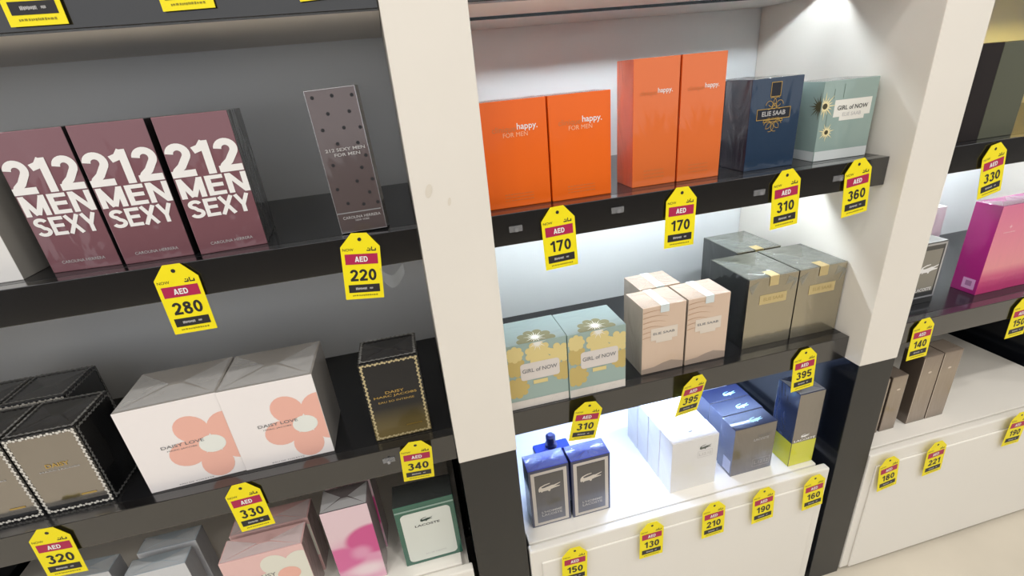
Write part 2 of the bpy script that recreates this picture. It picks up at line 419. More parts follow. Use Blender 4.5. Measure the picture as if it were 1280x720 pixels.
# ------------------------------------------------------------------ price tags
def arabic_marks(x, y, s):      # the small squiggle of Arabic script on the shoulder
    return [rect(x, x + .5 * s, y, y + .16 * s), rect(x + .4 * s, x + .52 * s, y, y + .42 * s), rect(x + .62 * s, x + .74 * s, y, y + .6 * s),
            rect(x + .74 * s, x + 1.15 * s, y, y + .15 * s), rect(x + 1.1 * s, x + 1.24 * s, y, y + .38 * s), disc(x + .22 * s, y + .4 * s, .09 * s, n=8)]
def smudges(x0, x1, y, h, n):   # unreadable small print
    out = []; x = x0; rr = random.Random(n)
    while x < x1:
        l = (x1 - x0) * (.03 + .05 * rr.random())
        out.append(rect(x, min(x + l, x1), y - h * (.3 + .2 * rr.random()), y + h * (.3 + .2 * rr.random()))); x += l * 1.35
    return out
TW, TH, TT = .083 * S, .123 * S, .031 * S
tag_master = {}
def make_tag(num, lab, x, z, roll, y, pitch=0.0, group='yellow price tags on the shelf edges', blank=False):
    t = .0006
    out = [(-TW / 2, -TH), (TW / 2, -TH), (TW / 2, 0), (.016 * S, TT), (-.016 * S, TT), (-TW / 2, 0)]
    bm = bmesh.new()
    f = bm.faces.new([bm.verts.new((p[0], -t / 2, p[1])) for p in out])
    ex = bmesh.ops.extrude_face_region(bm, geom=[f])
    for v in ex['geom']:
        if isinstance(v, bmesh.types.BMVert): v.co.y = t / 2
    bmesh.ops.recalc_face_normals(bm, faces=bm.faces[:])
    me = bpy.data.meshes.new('price_tag'); bm.to_mesh(me); bm.free(); me.materials.append(YEL)
    o = link('price_tag', me, None, W(x, y, z))
    o.rotation_euler = (math.radians(pitch), math.radians(-roll), 0)
    o['w'], o['d'], o['h'] = TW, t, 1.0
    tag(o, lab, 'price tag', group)
    u = S
    D = lambda n, p, m, l, par=None: decal(o, n, p, 'front', m, l, par, clipped=False)
    band = D('currency_band', [rect(-.034 * u, .035 * u, -.040 * u, -.016 * u)], CRIM, 1)
    block(o, 'AED', 'front', 0, -.028 * u, INKW, .027 * u, .0125 * u, .2, .1, 2, band)
    write(o, 'NOW', 'front', -.026 * u, -.006 * u, INKK, height=.0062 * u, layer=1)
    D('arabic_lettering', arabic_marks(.013 * u, -.010 * u, .016 * u), INKK, 1)
    block(o, num, 'front', .001 * u, -.0655 * u, INKK, (.056 if '1' not in num else .052) * u, .0275 * u, .19, .1, 1, None, 'price_digits')
    bar = D('dark_bar', [rect(-.033 * u, .034 * u, -.107 * u, -.088 * u)], TAGK, 1)
    D('small_print', smudges(-.018 * u, .006 * u, -.0975 * u, .006 * u, 5) + smudges(.012 * u, .019 * u, -.0975 * u, .005 * u, 9), INKLG, 2, bar)
    D('small_print', smudges(-.026 * u, .028 * u, -.114 * u, .004 * u, 8), INKDY, 1)
    D('eyelet', [disc(0, .017 * u, .0042 * u, n=12)], TAGK, 1)
    pg = boxes_mesh('hook', [(-.0012, .0012, .0003, .0048, .017 * u - .0012, .017 * u + .0012)], CLEAR)
    link('hook', pg, o)
    return o
YS, YC = .0475, -.019
TAGS = [
 ('250', 'bottom of a yellow price tag cut off at the top left corner', -.545, .268, 0, YS, 0),
 ('250', 'bottom of a yellow price tag cut off at the top edge above the plum cartons', -.319, .277, 1, YS, 0),
 ('250', 'bottom of a yellow price tag at the top edge beside the first white upright', -.100, .280, 3, YS, 0),
 ('280', 'yellow price tag reading 280 under the plum cartons', -.498, -.316, -.6, YS, 0),
 ('220', 'yellow price tag reading 220 under the tall dotted carton', -.129, -.309, -6.5, YS, 0),
 ('320', 'yellow price tag reading 320 at the bottom left corner', -.968, -.896, -4.6, YS, 0),
 ('330', 'yellow price tag reading 330 under the white coral flower cartons', -.542, -.897, 1.6, YS, 0),
 ('340', 'yellow price tag reading 340 under the black carton with gold border', -.1045, -.873, -4.3, .0316, 10),
 ('170', 'yellow price tag reading 170 under the two squat orange cartons', .324, -.316, 2.3, YS, 0),
 ('170', 'yellow price tag reading 170 under the two tall orange cartons', .646, -.315, -.5, YS, 0),
 ('310', 'yellow price tag reading 310 under the navy carton', .946, -.311, 4.5, YS, 0),
 ('360', 'yellow price tag reading 360 under the teal carton with white label', 1.167, -.311, 6.5, YS, 0),
 ('310', 'yellow price tag reading 310 above the navy framed cartons', .380, -.875, -7.6, .0316, 10),
 ('395', 'narrow tilted yellow price tag reading 395 above the white cartons', .714, -.870, -3.5, .0316, 10),
 ('395', 'yellow price tag reading 395 above the carton with lime foot', 1.107, -.881, 4.3, YS, 0),
 ('330', 'yellow price tag reading 330 at far right beside the white upright', 1.634, -.326, 12, YS, 0),
 ('150', 'yellow price tag half cut off by the right edge under the magenta cartons', 1.985, -.878, 3, YS, 0),
 ('140', 'yellow price tag reading 140 above the taupe cartons', 1.558, -.869, 2.6, YS, 0),
 ('150', 'yellow price tag reading 150 on the middle cabinet, cut off by the bottom edge', .301, -1.373, -2.2, YC, 0),
 ('130', 'yellow tag reading 130 below the bare lit stretch, second from left on the middle cabinet', .563, -1.360, 0, YC, 0),
 ('210', 'yellow tag reading 210 below the white crocodile carton on the middle cabinet', .785, -1.350, 2.2, YC, 0),
 ('190', 'yellow tag reading 190 below the pewter grey carton on the middle cabinet', .972, -1.350, 4.2, YC, 0),
 ('160', 'yellow price tag reading 160 at the right end of the middle cabinet', 1.172, -1.358, 5, YC, 0),
 ('180', 'yellow price tag reading 180 on the far right cabinet, leftmost there', 1.486, -1.375, 9, YC, 0),
 ('221', 'yellow price tag reading 221 on the far right cabinet, second from its left', 1.692, -1.365, 5.7, YC, 0),
 ('190', 'blurred yellow price tag on the far right cabinet at the right edge', 2.066, -1.335, 0, YC, 0)]
for (n, lab, x, z, roll, y, pitch) in TAGS:
    o = make_tag(n, lab, x, z, roll, y, pitch, 'yellow price tags on the shelf edges' if y > 0 else 'yellow price tags on the cabinet fronts')
    if 'narrow tilted' in lab: o.rotation_euler.z = math.radians(9)

# clear adhesive hooks left on the shelf fronts
HOOKS = [(.222, -.325, 'under the squat orange cartons'), (.478, -.318, 'between the squat and the tall orange cartons'), (.872, -.330, 'left of the tag under the navy carton'),
         (1.112, -.325, 'left of the tag under the teal carton'), (-.180, -.905, 'below the gold lace black carton')]
for (x, z, wh) in HOOKS:
    bm = bmesh.new()
    for (a, b, c, d, e, f) in ((-.009, .009, -.0012, 0, -.004, .004), (-.002, .002, -.005, -.0012, -.003, 0), (-.002, .002, -.006, -.005, -.003, .002)):
        q = bmesh.ops.create_cube(bm, size=1)
        for v in q['verts']: v.co = Vector((a + (v.co.x + .5) * (b - a), c + (v.co.y + .5) * (d - c), e + (v.co.z + .5) * (f - e)))
    me = bpy.data.meshes.new('adhesive_hook'); bm.to_mesh(me); bm.free(); me.materials.append(CLEAR)
    tag(link('adhesive_hook', me, None, W(x, SH, z)), 'clear plastic hook on the black shelf edge ' + wh, 'hook', 'clear hooks on the shelf edges')

vs, fs = [], []
for i in range(9):
    t = i / 8
    for k in (0, 1):
        vs.append(((-.012 + .05 * t + .002 * k) * S, (-.004 - .012 * math.sin(t * 5) - .01 * k) * S, (-.012 - .02 * math.sin(t * 3.1) - .03 * k * (1 - .3 * t)) * S))
    if i: fs.append([2 * i - 2, 2 * i - 1, 2 * i + 1, 2 * i])
me = bpy.data.meshes.new('clear_tape'); me.from_pydata(vs, [], fs); me.materials.append(mat('tape_film', (150, 154, 154), .1, alpha=.28, coat=1))
tag(link('clear_tape', me, None, W(-.085, SH - .002, ZAb + .012)), 'crumpled clear tape hanging from the shelf edge right of the 220 tag', 'tape')

# ------------------------------------------------------------------ left bay, upper shelf
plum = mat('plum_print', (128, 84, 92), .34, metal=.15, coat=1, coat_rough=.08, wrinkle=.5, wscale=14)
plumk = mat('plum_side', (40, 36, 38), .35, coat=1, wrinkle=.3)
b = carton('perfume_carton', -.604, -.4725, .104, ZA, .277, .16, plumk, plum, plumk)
tag(b, 'glossy plum carton with large white lettering, middle of the three on the left shelf', 'carton', 'plum cartons')
w, d, h = dims(b)
block(b, '212', 'front', 0, .70 * h, INKW, .98 * w, .235 * h, .2, .06)
block(b, 'MEN', 'front', .01 * w, .50 * h, INKW, .97 * w, .145 * h, .19, .08)
block(b, 'SEXY', 'front', .0 * w, .345 * h, INKW, .88 * w, .135 * h, .18, .04)
write(b, 'CAROLINA HERRERA', 'front', 0, .075 * h, INKLG, width=.62 * w)
film_fold(b, FILMD)
dup(b, W(-.6745, .196, ZA), math.radians(-4), 'glossy plum carton with large white lettering, leftmost of the three')
dup(b, W(-.399, .180, ZA), math.radians(6), 'glossy plum carton with large white lettering, rightmost of the three, beside bare shelf')

wht = mat('white_card', (232, 230, 228), .4, coat=.6, wrinkle=.1)
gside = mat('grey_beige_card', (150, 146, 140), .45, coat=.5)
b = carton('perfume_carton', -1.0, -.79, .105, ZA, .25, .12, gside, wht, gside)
tag(b, 'white carton with grey side cut off by the left edge beside the plum cartons', 'carton')

sil = mat('dark_silver_print', (104, 92, 92), .2, metal=.3, coat=1, wrinkle=.25, wscale=9)
silk = mat('clear_edge_side', (120, 122, 124), .15, metal=.6, coat=1)
b = carton('perfume_carton', -.164, -.063, .082, ZA, .296, .05, silk, sil, silk, yaw=-4)
b.rotation_euler.y = math.radians(-1.6); b.location.z += .0016
tag(b, 'tall slim dark silver dotted carton standing alone beside the white upright', 'carton')
w, d, h = dims(b)
dots = [(-.36, .95), (.02, .95), (.4, .94), (-.14, .84), (.28, .84), (-.32, .74), (.1, .74), (.42, .73), (-.1, .64), (.3, .63), (.4, .54), (.26, .46), (.1, .37), (.42, .37), (.3, .28), (.12, .2), (.42, .2), (-.3, .5), (-.34, .33), (-.2, .22)]
DP = decal(b, 'dot_pattern', [disc(x * w, z * h, .036 * w, n=10) for x, z in dots], 'front', INKK, 1)
DP['kind'] = 'stuff'
decal(b, 'silver_edge', frame(-w / 2, w / 2, 0, h, .0011), 'front', SILV, 2)
decal(b, 'silver_line', [rect(-.48 * w, .45 * w, .148 * h, .156 * h)], 'front', SILV, 2)
write(b, '212 SEXY MEN', 'front', .02 * w, .60 * h, INKLG, width=.8 * w, height=.022 * h, bold=.01)
write(b, 'FOR MEN', 'front', .04 * w, .565 * h, INKLG, width=.52 * w, height=.022 * h, bold=.01)
write(b, 'CAROLINA HERRERA', 'front', .02 * w, .115 * h, INKLG, width=.8 * w)
write(b, 'NEW YORK', 'front', .02 * w, .09 * h, INKLG, width=.3 * w)

# ------------------------------------------------------------------ left bay, middle shelf
blkg = mat('black_mirror_card', (158, 152, 144), .14, metal=.9, coat=.5, wrinkle=.06, wscale=7)
blks = mat('black_card', (16, 16, 18), .22, coat=1, coat_rough=.05, wrinkle=.12, wscale=10)
def lace(root, m, face='front', r=.0019, inset=.0035, foot=0.0):
    """lace-like border of small beads along the four edges of a face"""
    w, d, h = dims(root); fw, lo, hi = (w, 0, h) if face != 'top' else (w, -d / 2, d / 2)
    if face in ('left', 'right'): fw = d
    ps = []
    def run(x0, y0, x1, y1):
        L = math.hypot(x1 - x0, y1 - y0); n = int(L / (r * 1.75))
        for i in range(n + 1):
            t = i / n; k = .35 * r * (1 if i % 2 else -1)
            nx, ny = -(y1 - y0) / L, (x1 - x0) / L
            ps.append(disc(x0 + (x1 - x0) * t + nx * k, y0 + (y1 - y0) * t + ny * k, r * (.8 + .3 * (i % 3) / 2), n=7))
    X0, X1, Y0, Y1 = -fw / 2 + inset, fw / 2 - inset, lo + inset + foot, hi - inset
    run(X0, Y0, X1, Y0); run(X1, Y0, X1, Y1); run(X1, Y1, X0, Y1); run(X0, Y1, X0, Y0)
    o = decal(root, 'lace_border', ps, face, m, 7 if face == 'top' else 2)
    o['kind'] = 'stuff'
    return o
LACE = mat('lace_silver', (216, 212, 204), .4)
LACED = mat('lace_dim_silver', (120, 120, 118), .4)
b = carton('perfume_carton', -.990, -.842, .100, ZC, .228, .147, blks, blks, blks)
w, d, h = dims(b)
decal(b, 'front_panel', [rect(-w / 2 + .005, w / 2 - .005, .012, h - .005)], 'front', blkg, 1)
write(b, 'DAISY', 'front', .02 * w, .60 * h, GOLD, width=.33 * w, height=.05 * h, bold=.02, layer=3)
write(b, 'MARC JACOBS', 'front', .02 * w, .535 * h, INKLG, width=.56 * w, height=.022 * h, bold=.01, layer=3)
decal(b, 'gold_mark', [rect(.1 * w, .32 * w, .16 * h, .18 * h)], 'front', GOLD, 3)
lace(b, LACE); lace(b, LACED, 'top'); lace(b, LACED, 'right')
film_fold(b, FILMK)
tag(b, 'black carton with lace border and gold lettering, right beside the white flower cartons', 'carton', 'black lace bordered cartons')
dup(b, W(-1.0675, .174, ZC), 0, 'black carton with lace border cut off by the left edge above the 320 tag')
dup(b, W(-1.025, .34, ZC), 0, 'black carton with lace border standing in the back row behind the two others')
b2 = dup(b, W(-1.176, .34, ZC), 0, 'black carton with lace border, back row at the very left edge')

cream = mat('pink_white_card', (245, 239, 238), .4, coat=.8, wrinkle=.12)
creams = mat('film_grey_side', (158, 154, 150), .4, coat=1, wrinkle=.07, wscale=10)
coral = mat('coral_print', (240, 184, 168), .45)
def flower(root, m, mc, cx, cy, R, rp, a0=121, names=('flower', 'flower_centre')):
    ps = []
    for k in range(5):
        a = math.radians(a0 + 72 * k)
        ps.append(disc(cx + R * math.cos(a), cy + R * math.sin(a), rp * 1.12, rp, n=22, ang=a))
    f = decal(root, names[0], ps, 'front', m, 1)
    decal(root, names[1], [disc(cx, cy, .030 * S, .026 * S, n=24)], 'front', mc, 2, f)
    return f
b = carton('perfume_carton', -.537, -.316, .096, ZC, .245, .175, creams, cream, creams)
w, d, h = dims(b)
flower(b, coral, mat('flower_centre_white', (236, 238, 232), .4), .062 * S, .106 * S, .061 * S, .037 * S)
write(b, 'DAISY LOVE', 'front', 0, .505 * h, INKG, width=.43 * w, height=.036 * h, bold=.005, layer=3)
write(b, 'MARC JACOBS', 'front', -.02 * w, .452 * h, INKG, width=.30 * w, height=.020 * h, layer=3)
write(b, 'EAU DE TOILETTE', 'front', -.02 * w, .03 * h, INKG, width=.36 * w, height=.013 * h, layer=3)
film_fold(b)
tag(b, 'white carton with a coral flower, right one of the pair on the left bay shelf', 'carton', 'white coral flower cartons')
dup(b, W(-.650, .182, ZC), math.radians(2), 'white carton with a coral flower, left one of the pair')

inten = ramp_mat('black_to_olive_front', [(0.0, (120, 104, 62)), (.22, (92, 80, 48)), (.42, (20, 20, 24)), (1.0, (14, 15, 20))], 'Z', 0, .24 * S, .4, .25, 0.0, .1)  # olive at the foot, near black from mid height up
LACEG = mat('lace_gold', (196, 180, 138), .4)
b = carton('perfume_carton', -.206, -.056, .096, ZC, .243, .12, blks, inten, blks)
w, d, h = dims(b)
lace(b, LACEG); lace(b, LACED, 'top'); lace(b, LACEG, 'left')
write(b, 'DAISY', 'front', 0, .605 * h, GOLD, width=.32 * w, height=.034 * h, layer=3, bold=.01)
write(b, 'MARC JACOBS', 'front', 0, .555 * h, GOLD, width=.74 * w, height=.034 * h, layer=3, bold=.01)
write(b, 'EAU SO INTENSE', 'front', 0, .490 * h, GOLD, width=.62 * w, height=.024 * h, layer=3)
decal(b, 'gold_mark', [rect(.08 * w, .36 * w, .13 * h, .145 * h)], 'front', GOLD, 3)
film_fold(b, FILMK)
tag(b, 'black carton with gold lace border fading to olive, beside the first white upright', 'carton')

# ------------------------------------------------------------------ left bay, cabinet top
grn = mat('bottle_green_card', (22, 92, 74), .32, coat=1, wrinkle=.15)
grnt = mat('dark_top_card', (48, 52, 52), .2, coat=1, wrinkle=.3)
b = carton('perfume_carton', -.207, -.034, .067, ZD, .242, .085, grn, grn, grnt)
w, d, h = dims(b)
pn = decal(b, 'front_panel', [rrect(-.42 * w, .42 * w, .05 * h, .86 * h, .008)], 'front', mat('pale_mint_panel', (218, 222, 214), .4, coat=.5), 1)
decal(b, 'silver_line', [rect(-.5 * w, .5 * w, .90 * h, .925 * h)], 'front', mat('teal_silver', (150, 176, 168), .3, metal=.4), 2)
decal(b, 'emblem', croc(0, .72 * h, .21 * w), 'front', mat('emblem_green', (40, 62, 54), .5), 2, pn)
write(b, 'LACOSTE', 'front', 0, .635 * h, INKK, width=.42 * w, height=.034 * h, bold=.015, parent=pn)
write(b, 'EAU DE TOILETTE', 'front', .05 * w, .14 * h, INKLG, width=.36 * w, parent=pn)
tag(b, 'dark green carton with a pale rounded panel beside the dark foot of the first upright', 'carton')

def petal_print(name, base, blobs):
    """soft printed petals: each blob is (x, z, radius x, radius z, colour, edge softness) on the front"""
    m = mat(name, base, .35, coat=1, wrinkle=.15); nt = m.node_tree; p = nt.nodes['Principled BSDF']
    tc = nt.nodes.new('ShaderNodeTexCoord'); last = None
    for (x, z, rx, rz, c, so) in blobs:
        mp = nt.nodes.new('ShaderNodeMapping'); mp.vector_type = 'POINT'
        mp.inputs['Location'].default_value = (-x / rx, 0, -z / rz); mp.inputs['Scale'].default_value = (1 / rx, 0, 1 / rz)
        nt.links.new(tc.outputs['Object'], mp.inputs[0])
        ln = nt.nodes.new('ShaderNodeVectorMath'); ln.operation = 'LENGTH'; nt.links.new(mp.outputs[0], ln.inputs[0])
        mr = nt.nodes.new('ShaderNodeMapRange'); mr.interpolation_type = 'SMOOTHSTEP'
        mr.inputs['From Min'].default_value = 1 - so; mr.inputs['From Max'].default_value = 1 + so
        mr.inputs['To Min'].default_value = 1; mr.inputs['To Max'].default_value = 0
        nt.links.new(ln.outputs['Value'], mr.inputs['Value'])
        mx = nt.nodes.new('ShaderNodeMixRGB'); nt.links.new(mr.outputs[0], mx.inputs[0])
        if last is None: mx.inputs[1].default_value = rgb(*base)
        else: nt.links.new(last, mx.inputs[1])
        mx.inputs[2].default_value = rgb(*c); last = mx.outputs[0]
    nt.links.new(last, p.inputs['Base Color'])
    return m
_w, _h = .127 * S, .297 * S
pk = petal_print('pink_petal_print', (228, 200, 208), [(0, .25 * _h, .8 * _w, .30 * _h, (222, 150, 184), .5), (.45 * _w, .55 * _h, .62 * _w, .19 * _h, (206, 70, 140), .14),
     (-.35 * _w, .36 * _h, .5 * _w, .16 * _h, (214, 96, 156), .2), (.1 * _w, .40 * _h, .2 * _w, .08 * _h, (224, 150, 186), .6), (.15 * _w, .16 * _h, .4 * _w, .08 * _h, (236, 214, 220), .7)])
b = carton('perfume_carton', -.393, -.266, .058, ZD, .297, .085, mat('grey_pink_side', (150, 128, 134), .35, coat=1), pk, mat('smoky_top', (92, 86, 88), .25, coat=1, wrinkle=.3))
w, d, h = dims(b)
film_fold(b)
tag(b, 'tall slim pink carton with magenta petals left of the green carton', 'carton', 'slim pink carton row')
dup(b, W(-.327, .20, ZD), 0, 'slim pink carton standing behind the front one with magenta petals')

rose = mat('rose_card', (232, 190, 186), .38, coat=.9, wrinkle=.15)
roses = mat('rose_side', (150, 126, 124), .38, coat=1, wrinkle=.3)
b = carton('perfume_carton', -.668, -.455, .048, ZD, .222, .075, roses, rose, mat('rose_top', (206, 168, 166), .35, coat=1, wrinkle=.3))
w, d, h = dims(b)
flower(b, mat('pale_petal', (228, 226, 212), .45), coral, .05 * S, .125 * S, .052 * S, .035 * S)
write(b, 'DAISY', 'front', -.05 * w, .62 * h, INKG, width=.26 * w, layer=3)
film_fold(b)
tag(b, 'pink carton with pale flower petals below the 330 tag at the bottom edge', 'carton', 'pink flower carton row')
dup(b, W(-.5585, .172, ZD), 0, 'pink carton standing directly behind the pink one with pale flower petals')
pg = mat('pale_grey_card', (206, 208, 212), .38, coat=1, wrinkle=.25)
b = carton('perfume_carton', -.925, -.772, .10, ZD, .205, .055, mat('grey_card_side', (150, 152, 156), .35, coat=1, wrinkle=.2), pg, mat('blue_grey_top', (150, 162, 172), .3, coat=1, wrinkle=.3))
film_fold(b)
tag(b, 'pale grey carton with blue grey top left of the pink flower carton', 'carton', 'pale grey cartons at the bottom left')
dup(b, W(-.846, .20, ZD), 0, 'pale grey carton standing behind the front pale grey carton in shade')
dup(b, W(-1.05, .17, ZD), math.radians(-4), 'pale grey carton half hidden behind the 320 tag at the bottom edge')

# ------------------------------------------------------------------ middle bay, upper shelf
org = mat('orange_card', (240, 104, 0), .38, coat=.35, coat_rough=.12, wrinkle=.1)
orgs = mat('orange_card_side', (222, 92, 30), .34, coat=1, coat_rough=.08, wrinkle=.25)
b = carton('perfume_carton', .331, .483, .100, ZA, .240, .09, org, org, orgs)
w, d, h = dims(b)
OI = mat('ink_orange_grey', (206, 122, 70), .45)
def happy(b, men):
    w, d, h = dims(b); zc = .74 * h
    write(b, 'clinique', 'front', -.17 * w, zc, OI, width=.36 * w, layer=2)
    write(b, 'happy.', 'front', .19 * w, zc + .002, INKW, width=.32 * w, layer=2, bold=.01)
    if men: write(b, 'FOR MEN', 'front', 0, zc - .048 * h, mat('ink_pale_orange', (250, 190, 150), .45), width=.38 * w, layer=2)
    for k in range(3):
        decal(b, 'small_print', smudges(-.24 * w, .22 * w, (.13 - .03 * k) * h, .008 * h, 20 + k), 'front', OI, 1)
happy(b, True); film_fold(b)
tag(b, 'squat orange carton with white lettering, right one of its pair', 'carton', 'squat orange cartons')
dup(b, W(.2515, .148, ZA), 0, 'squat orange carton with white lettering partly behind the first white upright')
org2 = mat('pale_orange_card', (230, 112, 44), .38, coat=1, coat_rough=.1, wrinkle=.15)
b = carton('perfume_carton', .548, .668, .118, ZA, .298, .09, orgs, org2, orgs)
w, d, h = dims(b)
happy(b, False); film_fold(b)
tag(b, 'tall orange carton with white lettering, left one of its pair', 'carton', 'tall orange cartons')
dup(b, W(.732, .161, ZA), 0, 'tall orange carton with white lettering, right one beside the navy carton')

navy = mat('navy_card', (22, 50, 78), .35, coat=1, coat_rough=.06, wrinkle=.2)
navyd = mat('dark_navy_card', (30, 34, 50), .3, coat=1, coat_rough=.06, wrinkle=.6)
b = carton('perfume_carton', .868, 1.018, .116, ZA, .226, .105, navyd, navy, navyd)
w, d, h = dims(b)
GO = mat('gold_ink', (196, 160, 84), .4, metal=.3)
pl = decal(b, 'label_plate', [rect(-.36 * w, .30 * w, .56 * h, .68 * h), rect(-.22 * w, .16 * w, .53 * h, .56 * h)], 'front', mat('plate_navy', (24, 28, 40), .4), 1)
t = .0008
decal(b, 'gold_outline', frame(-.36 * w, .30 * w, .56 * h, .68 * h, t) + frame(-.22 * w, .16 * w, .53 * h, .56 * h, t), 'front', GO, 2)
write(b, 'ELIE SAAB', 'front', -.03 * w, .625 * h, INKLG, width=.46 * w, bold=.02, layer=3, parent=pl)
write(b, 'GIRL OF NOW', 'front', -.03 * w, .57 * h, GO, width=.24 * w, layer=3, parent=pl)
sc = []
for sx in (-1, 1):
    for (dx, dz, r, a0, a1) in ((.10, .715, .045, 0, 300), (.05, .745, .05, 60, 330), (.10, .505, .045, 0, 300), (.05, .475, .05, 0, 290), (.0, .70, .03, 0, 360)):
        sc += ringarc(-.03 * w + sx * dx * w, dz * h, r * w * 1.6, t * .9, a0 if sx > 0 else 180 - a0, a1 if sx > 0 else 180 - a1)
decal(b, 'gold_scrolls', sc, 'front', GO, 2)
decal(b, 'neck_plate', [rect(-.13 * w, .07 * w, .80 * h, .955 * h)], 'front', MATS['plate_navy'], 1)
decal(b, 'gold_outline', frame(-.13 * w, .07 * w, .80 * h, .955 * h, t), 'front', GO, 2)
film_fold(b, FILMD)
tag(b, 'navy carton with dark label plate and gold scrolls between orange and teal cartons', 'carton')
b = carton('perfume_carton', .868, 1.018, .228, ZA, .224, .105, mat('slate_card', (78, 88, 100), .3, coat=1, wrinkle=.4), navy, navyd)
tag(b, 'slate sided carton hidden behind the navy carton with gold scrolls', 'carton')

teal = mat('teal_card', (150, 172, 166), .4, coat=.9, wrinkle=.15)
teald = mat('teal_card_top', (140, 156, 156), .3, coat=1, wrinkle=.2)
LABW = mat('label_white', (236, 234, 226), .5)
b = carton('perfume_carton', 1.082, 1.247, .110, ZA, .203, .11, teal, teal, teald, yaw=-2)
w, d, h = dims(b)
decal(b, 'base_strip', [rect(-.5 * w, .5 * w, 0, .13 * h)], 'front', mat('strip_grey_white', (214, 220, 220), .4), 1)
decal(b, 'base_strip', [rect(-.5 * d, .5 * d, 0, .13 * h)], 'left', MATS['strip_grey_white'], 1)
pl = decal(b, 'label_plate', [rect(-.26 * w, .42 * w, .55 * h, .76 * h), rect(-.14 * w, .32 * w, .50 * h, .55 * h)], 'front', LABW, 1)
write(b, 'GIRL of NOW', 'front', .08 * w, .66 * h, INKK, width=.56 * w, bold=.015, parent=pl)
write(b, 'ELIE SAAB', 'front', .08 * w, .575 * h, INKLG, width=.34 * w, parent=pl)
PGO = mat('pale_gold', (240, 226, 176), .4)
decal(b, 'sunburst', star(-.44 * w, .70 * h, .22 * w, .065 * w, 16), 'front', PGO, 2)
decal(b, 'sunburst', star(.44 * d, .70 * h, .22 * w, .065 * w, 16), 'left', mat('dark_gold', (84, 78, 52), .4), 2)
decal(b, 'sunburst', star(-.34 * w, .37 * h, .15 * w, .055 * w, 14, .2), 'front', PGO, 2)
decal(b, 'sunburst_heart', [disc(-.34 * w, .37 * h, .035 * w, n=12), disc(-.44 * w, .70 * h, .045 * w, n=12)], 'front', mat('heart_brown', (70, 66, 44), .4), 3)
decal(b, 'stem', [rect(-.375 * w, -.365 * w, .45 * h, .6 * h), rect(-.13 * w, -.12 * w, .78 * h, .95 * h), rect(-.3 * w, -.29 * w, .78 * h, .9 * h)], 'front', mat('stem_grey', (104, 124, 116), .5), 1)
film_fold(b)
tag(b, 'teal carton with white label and gold sunbursts above the 360 tag', 'carton')

# ------------------------------------------------------------------ middle bay, middle shelf
b = carton('perfume_carton', .337, .506, .060, ZB, .204, .13, teal, teal, teald)
w, d, h = dims(b)
FG = mat('flower_gold', (200, 178, 112), .42, metal=.15)
FG2 = mat('flower_gold_light', (222, 204, 142), .42, metal=.1)
def blossom(cx, cy, R, rp, n=9): return [disc(cx + R * math.cos(2 * math.pi * i / n), cy + R * math.sin(2 * math.pi * i / n), rp, n=12) for i in range(n)] + [disc(cx, cy, R, n=16)]
decal(b, 'gold_blossom', blossom(-.36 * w, .34 * h, .15 * w, .055 * w), 'front', FG, 1)
decal(b, 'gold_blossom', blossom(-.36 * w, .66 * h, .13 * w, .05 * w), 'front', FG, 1)
decal(b, 'gold_blossom', blossom(.42 * w, .48 * h, .13 * w, .055 * w), 'front', FG, 1)
decal(b, 'gold_blossom', blossom(.36 * w, .76 * h, .14 * w, .06 * w, 7), 'front', FG2, 2)
decal(b, 'gold_blossom', blossom(.02 * w, .83 * h, .16 * w, .06 * w, 9), 'front', FG2, 2)
decal(b, 'gold_blossom', blossom(-.36 * w, .86 * h, .10 * w, .05 * w, 8), 'front', FG2, 2)
pl = decal(b, 'label_plate', [rrect(-.29 * w, .36 * w, .44 * h, .70 * h, .05 * w)], 'front', mat('label_blush', (216, 208, 202), .5), 3)
write(b, 'GIRL of NOW', 'front', .03 * w, .585 * h, INKG, width=.58 * w, height=.06 * h, bold=.015, layer=4, parent=pl)
decal(b, 'gold_plaque', [rect(-.09 * w, .15 * w, .36 * h, .42 * h)], 'front', FG2, 3)
decal(b, 'base_strip', [rect(-.5 * w, .5 * w, 0, .13 * h)], 'front', mat('strip_pearl', (214, 208, 202), .35, coat=1, wrinkle=.6, wscale=40), 2)
OL = mat('olive_petal', (112, 108, 70), .45)
decal(b, 'olive_blossom', blossom(.02 * w, -d / 2 + .06 * w, .24 * w, .08 * w, 10), 'top', OL, 1)
decal(b, 'sunburst', star(.02 * w, -d / 2 + .012, .19 * w, .05 * w, 18, .1), 'top', LABW, 3)
decal(b, 'sunburst', star(.02 * w, h - .002, .15 * w, .05 * w, 18, .1), 'front', LABW, 3)
tag(b, 'teal carton with gold blossoms and sunburst, right one of the pair', 'carton', 'teal gold blossom cartons')
dup(b, W(.251, .128, ZB), 0, 'teal carton with gold blossoms, left one partly behind the first white upright')

bei = mat('blush_beige_card', (214, 188, 166), .4, coat=.9, wrinkle=.25)
beit = mat('blush_beige_top', (196, 176, 160), .38, coat=1, wrinkle=.35)
TAPE = mat('white_tape', (214, 222, 222), .4)
b = carton('perfume_carton', .572, .708, .092, ZB, .221, .108, mat('taupe_side', (160, 146, 132), .4, coat=1, wrinkle=.3), bei, beit)
w, d, h = dims(b)
st = []
for k in range(6):
    z = (.93 - .075 * k) * h; L = (.62 - .05 * k) * w
    pts = [(-.49 * w + L * i / 8, z + .03 * h * math.sin(math.pi * i / 8 * .9) - .03 * h * i / 8) for i in range(9)]
    st += [[pts[i], (pts[i + 1][0], pts[i + 1][1]), (pts[i + 1][0], pts[i + 1][1] - .006 * h * (1.6 - i / 6)), (pts[i][0], pts[i][1] - .006 * h * (1.6 - i / 6))] for i in range(8)]
decal(b, 'palm_streaks', st, 'front', mat('bronze_print', (182, 144, 116), .4, metal=.2), 1)
